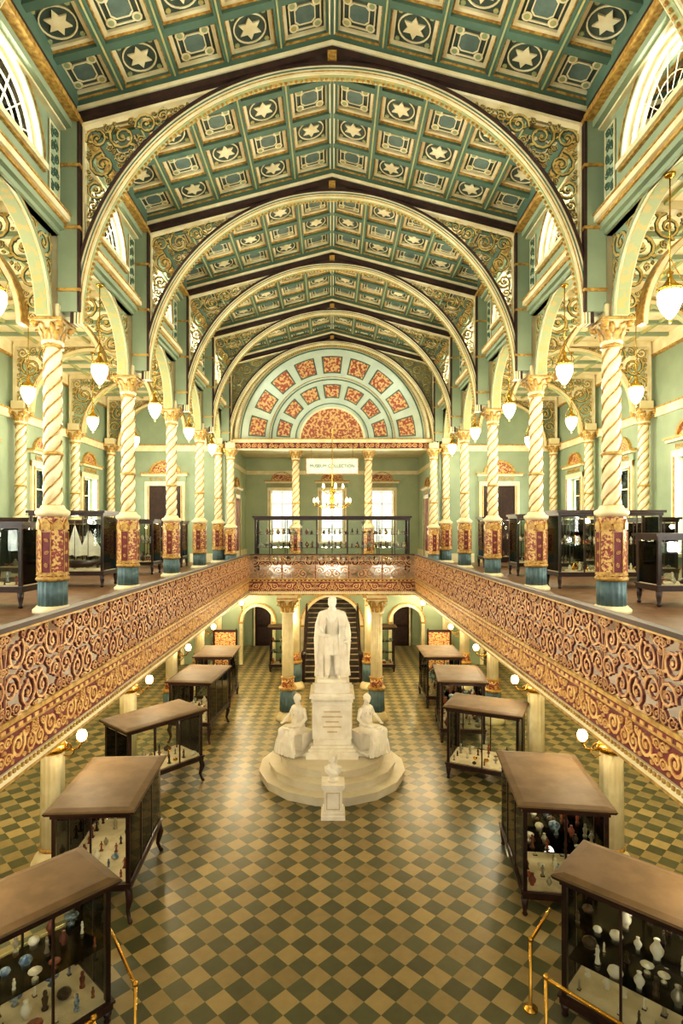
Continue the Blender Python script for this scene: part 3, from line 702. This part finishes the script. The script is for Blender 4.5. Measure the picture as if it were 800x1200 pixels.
def case(name,loc,rot,w,l,h,leg,shelves=1,seed=0,nm=(2,3),items='mix',hip=True,cab=False,light=0):
    e=empty(name,loc,rot); rnd=random.Random(seed)
    m=MB(); x,y=w/2,l/2
    for a in(-1,1):
        for b in(-1,1):
            px,py=a*(x-.05),b*(y-.05)
            if cab: m.loft([(px,py,leg+.02),(px+a*.03,py+b*.03,leg*.75),(px-a*.01,py-b*.01,leg*.35),(px+a*.02,py+b*.02,.06),(px+a*.04,py+b*.04,.025)],[.055,.06,.035,.03,.04],WOOD,8)
            else: m.lathe([(.03,0),(.045,.03),(.03,.06),(.05,leg*.6),(.06,leg)],10,(px,py,0),WOOD)
            m.box(px-.03,px+.03,py-.03,py+.03,leg,h-.1,WOOD)
    m.box(-x,x,-y,y,leg,leg+.10,WOOD); m.box(-x-.02,x+.02,-y-.02,y+.02,leg+.08,leg+.11,WOOD)
    m.box(-x+.04,x-.04,-y+.04,y-.04,leg+.11,leg+.13,LINING)
    m.box(-x,x,-y,y,h-.13,h-.06,WOOD)
    if hip:
        o=.06; vs=[]
        for (zz,oo) in ((h-.06,o),(h-.02,o+.02),(h+.0,o),(h+.02,-.04)): vs+=[(-x-oo,-y-oo,zz),(x+oo,-y-oo,zz),(x+oo,y+oo,zz),(-x-oo,y+oo,zz)]
        m.add(vs[:8],[(3,2,1,0)]+[(k,(k+1)%4,4+(k+1)%4,4+k) for k in range(4)],WOOD); m.add(vs[4:],[(8,9,10,11)]+[(i*4+k,i*4+(k+1)%4,i*4+4+(k+1)%4,i*4+4+k) for i in range(2) for k in range(4)],TOPW)
    else: m.box(-x-.05,x+.05,-y-.05,y+.05,h-.06,h,WOOD)
    for i in range(1,nm[0]): u=-x+2*x*i/nm[0]; [m.box(u-.013,u+.013,v-.013,v+.013,leg+.1,h-.1,WOOD) for v in(-y+.02,y-.02)]
    for i in range(1,nm[1]): v=-y+2*y*i/nm[1]; [m.box(u-.013,u+.013,v-.013,v+.013,leg+.1,h-.1,WOOD) for u in(-x+.02,x-.02)]
    m.obj('wooden_frame',e)
    g_=MB()
    for v in(-y+.02,y-.02): g_.box(-x+.04,x-.04,v-.003,v+.003,leg+.13,h-.16,GLASS)
    for u in(-x+.02,x-.02): g_.box(u-.003,u+.003,-y+.04,y-.04,leg+.13,h-.16,GLASS)
    g_.obj('glass_panes',e)
    c=MB(); hh=(h-.16-leg-.15)/(shelves+1)
    for s in range(shelves+1):
        z=leg+.13+s*hh
        if s: c.box(-(x-.08),(x-.08),-(y-.08),(y-.08),z-.012,z,GLASS)
        nx=max(2,int((w-.3)/.19)); ny=max(2,int((l-.3)/.19))
        for i in range(nx):
            for j in range(ny):
                if rnd.random()<.12: continue
                px=(-(x-.18)+(2*x-.36)*i/(nx-1))+rnd.uniform(-.03,.03); py=(-(y-.18)+(2*y-.36)*j/(ny-1))+rnd.uniform(-.03,.03)
                sc=min(rnd.uniform(.07,.14),hh*.5)
                mt={'mix':[CERA,CLAY,METW,BLUEC,BRNZ,CLAY],'white':[CERA,CERA,BRNZ,CERA,METW,CERA],'metal':[METW,BRASS,CLAY,CERA,BRNZ,BRNZ]}[items][rnd.randrange(6)]
                if rnd.random()<.4: figurine(c,px,py,z,sc,mt)
                else: vase(c,px,py,z,sc,mt,rnd.randrange(4))
    c.obj('exhibits',e)
    if light: plight('case_fill_light',(0,0,h-.25),light,.08,(1,.9,.7),parent=e)  # fill lamp added under the top to brighten dim exhibits, no fitting modelled
    return e
def caseC(A,ds,ls,dl,ll,**k):
    cx=A[0]+ds[0]*ls/2+dl[0]*ll/2; cy=A[1]+ds[1]*ls/2+dl[1]*ll/2
    return (cx,cy,0),math.atan2(dl[1],dl[0])-pi/2
def nrm(x,y): L=math.hypot(x,y); return (x/L,y/L)
loc,rot=caseC((2.80,7.05),nrm(.64,.68),.95,nrm(.68,-.64),2.1)
case('display_case',loc,rot,.95,2.1,1.75,.16,2,1,(2,3),'white',light=8)
loc,rot=caseC((-2.66,6.95),nrm(-.62,.56),.95,nrm(-.56,-.62),2.1)
case('display_case',loc,rot,.95,2.1,1.75,.16,1,2,(2,3),'mix',light=8)
case('display_case',(3.72,9.8,0),-.13,1.3,2.1,1.75,.28,1,3,(2,3),'mix',light=8)
case('display_case',(3.75,13.9,0),-.45,1.7,1.15,1.75,.28,0,4,(2,2),'metal',light=20)  # this case is truly lit from inside
case('display_case',(3.75,16.9,0),-.1,1.25,1.9,1.75,.3,1,5,(2,3),'mix',light=8)
case('display_case',(3.75,20.0,0),0,1.2,1.8,1.75,.3,1,6,(2,3),'mix')
case('display_case',(-3.72,9.65,0),.06,1.2,2.0,1.75,.5,0,7,(2,3),'mix',cab=True,light=7)
case('display_case',(-4.1,13.25,0),-.72,1.05,1.95,1.72,.5,0,8,(2,3),'metal',cab=True,light=14)
case('display_case',(-3.9,16.9,0),-.1,1.2,1.9,1.75,.5,0,9,(2,3),'mix',cab=True,light=8)
case('display_case',(-4.0,20.0,0),0,1.2,1.7,1.75,.3,1,10,(2,3),'mix')
case('display_case',(2.2,24.3,0),0,.9,.6,1.9,.2,2,21,(1,1),'mix'); case('display_case',(-2.2,24.3,0),0,.9,.6,1.9,.2,2,22,(1,1),'mix')
case('gallery_display_case',(0,20.2,ZD),0,5.4,.9,1.93,.25,2,11,(10,1),'metal',hip=False)
case('gallery_display_case',(6.9,14.6,ZD),0,2.6,.9,1.95,.3,1,12,(4,1),'metal',hip=False,light=18)
case('gallery_display_case',(7.1,11.2,ZD),0,1.9,.8,1.4,.3,0,13,(2,1),'mix',hip=False,light=12)
case('gallery_display_case',(6.9,18.4,ZD),0,2.2,.9,1.95,.3,1,14,(3,1),'mix',hip=False,light=18)
case('gallery_display_case',(6.9,22.4,ZD),0,2.2,.9,1.95,.3,1,15,(3,1),'mix',hip=False,light=12)
case('gallery_display_case',(8.9,16.4,ZD),0,.9,2.0,1.8,.3,1,31,(1,3),'mix',hip=False,light=8)
case('gallery_display_case',(8.9,20.3,ZD),0,.9,2.0,1.8,.3,1,32,(1,3),'mix',hip=False,light=8)
case('gallery_display_case',(-6.9,11.0,ZD),0,2.3,.8,1.62,.3,0,16,(2,1),'mix',hip=False,light=12)
ship=case('gallery_display_case',(-6.75,15.0,ZD),0,1.9,1.0,1.95,.3,0,17,(2,1),'metal',hip=False,light=18)
case('gallery_display_case',(-6.9,19.0,ZD),0,2.2,.9,1.8,.3,1,18,(3,1),'mix',hip=False,light=18)
case('gallery_display_case',(-6.9,22.6,ZD),0,2.2,.9,1.8,.3,1,19,(3,1),'mix',hip=False,light=12)
case('gallery_display_case',(-8.9,16.9,ZD),0,.9,2.0,1.8,.3,1,33,(1,3),'mix',hip=False,light=8)
case('gallery_display_case',(-8.9,20.8,ZD),0,.9,2.0,1.8,.3,1,34,(1,3),'mix',hip=False,light=8)
for ch in list(ship.children):
    if ch.name.startswith('exhibits'): bpy.data.objects.remove(ch)
m=MB(); m.loft([(-.7,0,.62),(-.45,0,.58),(0,0,.56),(.45,0,.58),(.75,0,.68)],[(.03,.02),(.13,.09),(.16,.11),(.12,.09),(.02,.02)],WOOD,12,ref=(0,1,0))
for x,hh in((-.35,.95),(.0,1.1),(.35,.95)):
    m.loft([(x,0,.6),(x,0,.6+hh)],[.012,.008],WOOD,6)
    m.add([(x-.02,0,.75),(x+.3,-.05,.8),(x-.01,.0,.55+hh)],[(0,1,2)],CLOTH)
    m.add([(x-.02,0.02,.78),(x-.26,.06,.85),(x-.01,.02,.5+hh)],[(0,1,2)],CLOTH)
m.add([(.4,0,1.45),(.85,0,.72),(.42,.02,.8)],[(0,1,2)],CLOTH)
m.box(-.02,.02,-.02,.02,.40,.6,BRASS)
m.obj('ship_model',ship)
for sx in(-1,1):
    m=MB(); m.box(-.5,.5,-.03,.03,.15,1.9,WOOD); m.box(-.42,.42,-.045,-.03,.25,1.8,PEDP)
    for k in(-1,1): m.box(k*.45-.03,k*.45+.03,-.25,.25,0,.08,WOOD); m.box(k*.45-.025,k*.45+.025,-.025,.025,0,1.95,WOOD)
    m.obj('exhibit_panel_stand',None,(sx*4.35,23.3,0))
def barrier(pts,h=.85,posts=None):
    m=MB(); P3=[(p[0],p[1],h) for p in pts]
    m.loft(P3,[.022]*len(P3),BRASS,10)
    for p in (posts or pts):
        m.lathe([(.09,0),(.09,.015),(.03,.03),(.02,.06),(.02,h)],12,(p[0],p[1],0),BRASS); m.ell((p[0],p[1],h+.02),(.035,.035,.035),BRASS,10,6)
    m.obj('brass_barrier_rail')
barrier([(2.48,7.15),(2.95,7.75)],posts=[(2.48,7.15)]); barrier([(2.45,6.55),(3.5,5.4)])
barrier([(-2.88,7.4),(-2.22,6.45)],posts=[(-2.22,6.45)]); barrier([(-2.5,6.0),(-3.2,5.3)])

# ================================================================ MONUMENT
def voxel(o,size,smooth=3):
    r=o.modifiers.new('remesh','REMESH'); r.mode='VOXEL'; r.voxel_size=size; r.use_smooth_shade=True
    if smooth:
        s=o.modifiers.new('smooth','SMOOTH'); s.iterations=smooth; s.factor=.5
def head(m,c,h,mt,fem=False,yaw=0,pitch=0,beard=False):
    R=Matrix.Rotation(yaw,3,'Z')@Matrix.Rotation(pitch,3,'X'); c=Vector(c); s=h/.24
    def q(x,y,z): return tuple(c+R@Vector((x*s,y*s,z*s)))
    E=lambda p,r: m.ell(q(*p),tuple(a*s for a in r),mt,16,12,R)
    E((0,.01,.02),(.08,.095,.1)); E((0,-.012,-.04),(.068,.082,.082)); E((0,-.02,-.01),(.074,.075,.085)); E((0,-.07,-.092),(.03,.026,.024))
    m.loft([q(0,-.08,.025),q(0,-.106,-.02),q(0,-.096,-.032)],[.010*s,.016*s,.014*s],mt,8)
    E((0,-.074,.04),(.055,.02,.012))
    for k in(-1,1): E((k*.03,-.078,.014),(.016,.014,.010)); E((k*.08,.01,-.005),(.012,.022,.03)); E((k*.042,-.055,-.03),(.03,.03,.03))
    E((0,-.086,-.055),(.026,.012,.007)); E((0,-.084,-.068),(.022,.013,.007))
    if fem:
        E((0,.03,.04),(.094,.1,.095)); E((0,.12,.0),(.05,.05,.05)); 
        for k in(-1,1): E((k*.07,-.0,.03),(.03,.06,.06))
    else:
        E((0,.03,.045),(.09,.1,.092)); E((.02,-.04,.1),(.06,.04,.03)); 
        for k in(-1,1): E((k*.07,-.02,-.03),(.014,.03,.04))
    if beard: E((0,-.06,-.11),(.055,.045,.065)); E((0,-.085,-.06),(.04,.018,.012))
    m.loft([q(0,.01,-.06),q(0,.02,-.2)],[.064*s,.075*s],mt,12)
def hand(m,p,d,side,mt,curl=.5,s=1.0):
    p=Vector(p); d=Vector(d).normalized(); side=Vector(side).normalized(); nrm_=d.cross(side)
    m.loft([p,p+d*.05*s,p+d*.095*s],[(.03*s,.018*s),(.042*s,.017*s),(.04*s,.014*s)],mt,8,ref=tuple(side))
    for i,(o,L) in enumerate(((-.03,.07),(-.01,.085),(.01,.08),(.03,.06))):
        b=p+d*.085*s+side*o*s; k1=b+d*L*.45*s+nrm_*L*.15*curl*s; k2=k1+d*L*.3*s+nrm_*L*.35*curl*s; k3=k2+d*L*.15*s+nrm_*L*.4*curl*s
        m.loft([b,k1,k2,k3],[.0105*s,.010*s,.009*s,.0075*s],mt,6)
    b=p+d*.03*s-side*.035*s; m.loft([b,b-side*.03*s+d*.03*s,b-side*.03*s+d*.065*s+nrm_*.02*s],[.014*s,.012*s,.009*s],mt,6)
def polar(m,c,zs,rf,mt,seg=72):
    vs=[];n=len(zs)
    for z in zs:
        for k in range(seg):
            t=2*pi*k/seg; r=rf(t,z); vs.append((c[0]+r[0]*math.cos(t),c[1]+r[1]*math.sin(t),c[2]+z))
    fs=[(i*seg+k,i*seg+(k+1)%seg,(i+1)*seg+(k+1)%seg,(i+1)*seg+k) for i in range(n-1) for k in range(seg)]
    fs.append(tuple(range(seg))[::-1]); fs.append(tuple(range((n-1)*seg,n*seg))); m.add(vs,fs,mt,True)
MC=(0,14.1)
mon=empty('marble_monument',(MC[0],MC[1],0))
m=MB()
def stp(r,z0,z1,mt,seg=16,nos=.03):
    m.lathe([(r,z0),(r,z1-.06),(r+nos,z1-.05),(r+nos,z1)],seg,(0,0,0),mt,smooth=False,rot=pi/seg)
stp(1.76,0,.20,MARBLE2); stp(1.52,.20,.38,MARBLE2); stp(1.26,.38,.56,MARBLE2)
def blk(h,z0,z1,mt=MARBLE): m.box(-h,h,-h,h,z0,z1,mt)
blk(.62,.5,.72); blk(.56,.72,.78); blk(.50,.78,.84); blk(.45,.84,1.92); blk(.49,1.92,1.97); blk(.54,1.97,2.02); blk(.50,2.02,2.08); blk(.42,2.08,2.30)
for T in (TF((0,-.45,0),(1,0,0),(0,0,1),(0,-1,0)),TF((-.45,0,0),(0,1,0),(0,0,1),(-1,0,0)),TF((.45,0,0),(0,1,0),(0,0,1),(1,0,0))):
    m.ring([(-.36,.95),(.36,.95),(.36,1.8),(-.36,1.8)],[(-.32,.99),(.32,.99),(.32,1.76),(-.32,1.76)],T,0,.03,MARBLE)
    for i in range(11): u=-.45+.09*i; m.box(u-.02,u+.02,1.86,1.91,0,.05,MARBLE,T)
for i,wl in enumerate((.2,.24,.16,.22,.12)): m.box(-wl,wl,-.457,-.45,1.62-i*.12,1.655-i*.12,LINING)
for sx in(-1,1): a,b=sorted((sx*.5,sx*1.12)); m.box(a,b,-.42,.42,.5,.62,MARBLE)
m.obj('stepped_pedestal',mon)
W=MARBLE
m=MB()
m.box(-.36,.36,-.34,.34,0,.07,W)
for k,y in((-1,-.20),(1,-.10)):
    m.loft([(k*.10,-.06,.98),(k*.11,y+.0,.55),(k*.105,y+.02,.38),(k*.12,y+.04,.13)],[.115,.075,.078,.048],W,12)
    m.loft([(k*.12,y+.05,.11),(k*.14,y-.05,.1),(k*.16,y-.12,.09)],[.05,.048,.035],W,10)
m.loft([(0,.0,.72),(0,.0,.95),(0,-.01,1.2),(0,-.02,1.42),(0,-.01,1.6),(0,.01,1.7)],[(.20,.17),(.19,.165),(.165,.15),(.21,.165),(.22,.13),(.12,.09)],W,18)
polar(m,(0,-.04,0),[.64,.7,.85,1.0,1.12],lambda t,z:((.23-.07*(z-.62))*(1+.05*math.cos(14*t)),(.2-.07*(z-.62))*(1+.05*math.cos(14*t))),W)
m.loft([(-.17,-.1,1.1),(0,-.215,1.09),(.17,-.1,1.1)],[.02,.022,.02],W,8)
for z in (1.2,1.28,1.36,1.44): m.ell((0,-.185,z),(.012,.012,.012),W,8,6)
def mant(t,z):
    fr=max(0,-math.sin(t)); op=min(1,fr**1.2*1.5)
    base=.27+.11*max(0,(1.5-z))
    if z>1.45: base=.28-.3*(z-1.45)
    f=1+.07*math.cos(15*t+1.2*z)*min(1,max(.1,(1.7-z)))+.03*math.cos(7*t-2*z)
    k=1-.78*op*(1 if z<1.35 else max(.3,1-(z-1.35)*4))
    return (base*1.0*f,base*.8*f*k)
polar(m,(0,.10,0),list(np.linspace(.06,1.66,40)),mant,W,120)
for k in(-1,1):
    for j,(x0,x1) in enumerate(((.14,.23),(.18,.28),(.22,.33))):
        m.loft([(k*x0,-.12+.02*j,1.62),(k*(x0+.05),-.15+.02*j,1.35),(k*(x1-.02),-.10+.02*j,.8),(k*x1,-.08+.05*j,.1)],[.03,.035,.035,.045],W,8)
m.ell((0,.02,1.62),(.30,.16,.11),W)
m.loft([(-.25,.0,1.6),(-.35,.0,1.32),(-.29,-.19,1.14),(-.18,-.26,1.13)],[.09,.08,.06,.042],W,12)
m.loft([(-.34,.0,1.32),(-.38,.0,1.0),(-.38,-.0,.6),(-.36,.05,.12)],[(.08,.1),(.07,.12),(.06,.13),(.05,.12)],W,12)
m.loft([(.25,.0,1.6),(.36,-.0,1.32),(.37,-.13,1.07)],[.09,.078,.05],W,12)
m.loft([(.35,0.02,1.35),(.40,.04,1.1),(.39,.06,.7),(.36,.06,.12)],[(.08,.1),(.07,.12),(.06,.13),(.05,.12)],W,12)
m.loft([(-.13,-.13,1.62),(-.07,-.2,1.44),(0,-.22,1.35),(.07,-.2,1.44),(.13,-.13,1.62)],[.018]*5,W,8)
head(m,(0,-.04,1.90),.285,W,yaw=-.15)
o=m.obj('standing_figure',mon,(0,0,2.30)); voxel(o,.011,1)
m=MB(); hand(m,(-.18,-.265,1.13),(1,-.0,-.15),(0,0,1),W); hand(m,(.37,-.14,1.06),(.0,-.35,-1),(1,0,0),W); m.loft([(.30,-.2,.95),(.44,-.14,.97)],[.028,.028],W,10)
m.obj('hands_and_scroll',mon,(0,0,2.30))
def seated(name,loc,rot,mir):
    m=MB(); k=mir
    m.box(-.25,.25,-.12,.32,0,.46,W); m.box(-.3,.3,-.4,.35,0,.05,W)
    m.loft([(0,.04,.5),(0,.06,.7),(0,.03,.88),(0,.02,1.02),(0,.03,1.1)],[(.18,.15),(.13,.11),(.15,.115),(.165,.095),(.06,.055)],W,16)
    for q in(-1,1): m.ell((q*.065,-.07,.9),(.05,.05,.055),W)
    for q,dx in((-1,.0),(1,.04)):
        m.loft([(q*.1,.0,.52),(q*.14,-.25,.56),(q*.14+dx,-.44,.56)],[.12,.105,.085],W,12)
        m.loft([(q*.14+dx,-.44,.55),(q*.13+dx,-.46,.3),(q*.12+dx,-.42,.08)],[.085,.075,.06],W,12)
        m.loft([(q*.12+dx,-.42,.06),(q*.13+dx,-.56,.05)],[.045,.03],W,8)
    m.loft([(0,-.1,.52),(0,-.36,.5),(0,-.38,.3),(0,-.40,.06)],[(.20,.1),(.2,.1),(.2,.09),(.27,.09)],W,18)
    for i in range(13):
        x=-.27+.045*i; m.loft([(x*.7,-.45+.05*abs(math.cos(x*12)),.58),(x*.85,-.52,.33),(x*1.12,-.50-.03*(i%2),.04)],[.02,.02,.03],W,7)
    for i in range(5): m.loft([(k*.1,-.12+.02*i,.98-.05*i),(k*-.05,-.11,.8-.05*i),(k*-.14,-.05,.68-.04*i)],[.014,.018,.016],W,6)
    for i in range(6): m.loft([(-.17,.06-.09*i,.62),(0,.02-.09*i,.64),(.17,.06-.09*i,.62)],[.02,.03,.02],W,6)
    m.loft([(k*.17,.03,1.0),(k*.25,.0,.8),(k*.22,-.18,.68),(k*.12,-.28,.68)],[.052,.048,.04,.027],W,10)
    m.loft([(-k*.17,.03,1.0),(-k*.27,.04,.82),(-k*.28,-.14,.72),(-k*.24,-.26,.7)],[.052,.048,.04,.027],W,10)
    m.loft([(-k*.2,.1,1.0),(-k*.24,.18,.7),(-k*.3,.18,.2)],[.05,.08,.11],W,10)
    m.box(-.02 if k>0 else -.2,.2 if k>0 else .02,-.38,-.2,.66,.70,W)
    head(m,(0,-.02,1.24),.23,W,fem=True,yaw=.35*k,pitch=.2)
    o=m.obj(name,mon,loc,rot); voxel(o,.010,1)
    m=MB(); hand(m,(k*.12,-.28,.69),(-k,-.4,0),(0,-1,0),W,.3,.85); hand(m,(-k*.24,-.26,.7),(k*.3,-1,-.1),(1,0,0),W,.4,.85); m.obj('hands',mon,loc,rot)
seated('seated_figure_left',(-.84,-.10,.6),-.65,1); seated('seated_figure_right',(.84,-.10,.6),.65,-1)
bp=empty('marble_bust_on_pedestal',(0.02,11.98,0)); m=MB()
for h,z0,z1 in((.25,0,.08),(.22,.08,.14),(.19,.14,.62),(.22,.62,.66),(.24,.66,.72)): m.box(-h,h,-h*.9,h*.9,z0,z1,MARBLE)
m.ring([(-.14,.2),(.14,.2),(.14,.56),(-.14,.56)],[(-.12,.22),(.12,.22),(.12,.54),(-.12,.54)],TF((0,-.171,0),(1,0,0),(0,0,1),(0,-1,0)),0,.012,LINING)
m.obj('pedestal',bp)
m=MB(); m.lathe([(.11,0),(.11,.03),(.07,.06),(.06,.1),(.09,.13)],18,(0,0,.0),W)
m.loft([(0,.02,.12),(0,.01,.2),(0,.02,.29),(0,.03,.33)],[(.1,.08),(.18,.11),(.19,.1),(.09,.07)],W,18)
for i in range(6): m.loft([(-.14+.02*i,-.08,.30),(-.02+.02*i,-.11,.2),(.05+.01*i,-.08,.14)],[.011]*3,W,6)
head(m,(0,-.0,.47),.26,W,beard=True)
o=m.obj('bust',bp,(0,0,.72)); voxel(o,.008,1)

# ================================================================ LIGHT + CAMERA
wd=bpy.data.worlds.new('sky'); scene.world=wd; wd.use_nodes=True
bg=wd.node_tree.nodes['Background']; bg.inputs[0].default_value=(1,.96,.86,1); bg.inputs[1].default_value=1.15
def area(name,loc,rot,sx,sy,e,col=(1,.97,.9)):
    l=bpy.data.lights.new(name,'AREA'); l.shape='RECTANGLE'; l.size=sx; l.size_y=sy; l.energy=e; l.color=col
    o=bpy.data.objects.new(name,l); COL.objects.link(o); o.location=loc; o.rotation_euler=rot; return o
for sx in(-1,1):
    for n in range(-3,4):
        area('lunette_daylight',(sx*5.35,YN(n)+S/2,12.6),(0,sx*pi/2,0),1.1,2.0,220)
    for n in range(-2,4):
        area('window_daylight',(sx*10.4,YN(n)+S/2,6.7),(0,sx*pi/2,0),2.9,1.4,320)
for x in(-2.75,0,2.75): area('far_window_daylight',(x,31.9,6.7),(-pi/2,0,0),1.3,2.9,150,(1,.88,.66))
cam=bpy.data.cameras.new('camera'); co=bpy.data.objects.new('camera',cam); COL.objects.link(co)
co.location=(0,0,6); co.rotation_euler=(pi/2,0,0); cam.sensor_width=36; cam.lens=36*F/1200
cam.shift_x=11/1200; cam.shift_y=20/1200; cam.clip_start=.1; cam.clip_end=200
scene.camera=co
scene.view_settings.view_transform='Standard'; scene.view_settings.exposure=0.25
try: scene.view_settings.look='Medium High Contrast'
except Exception as ex: print('look',ex)
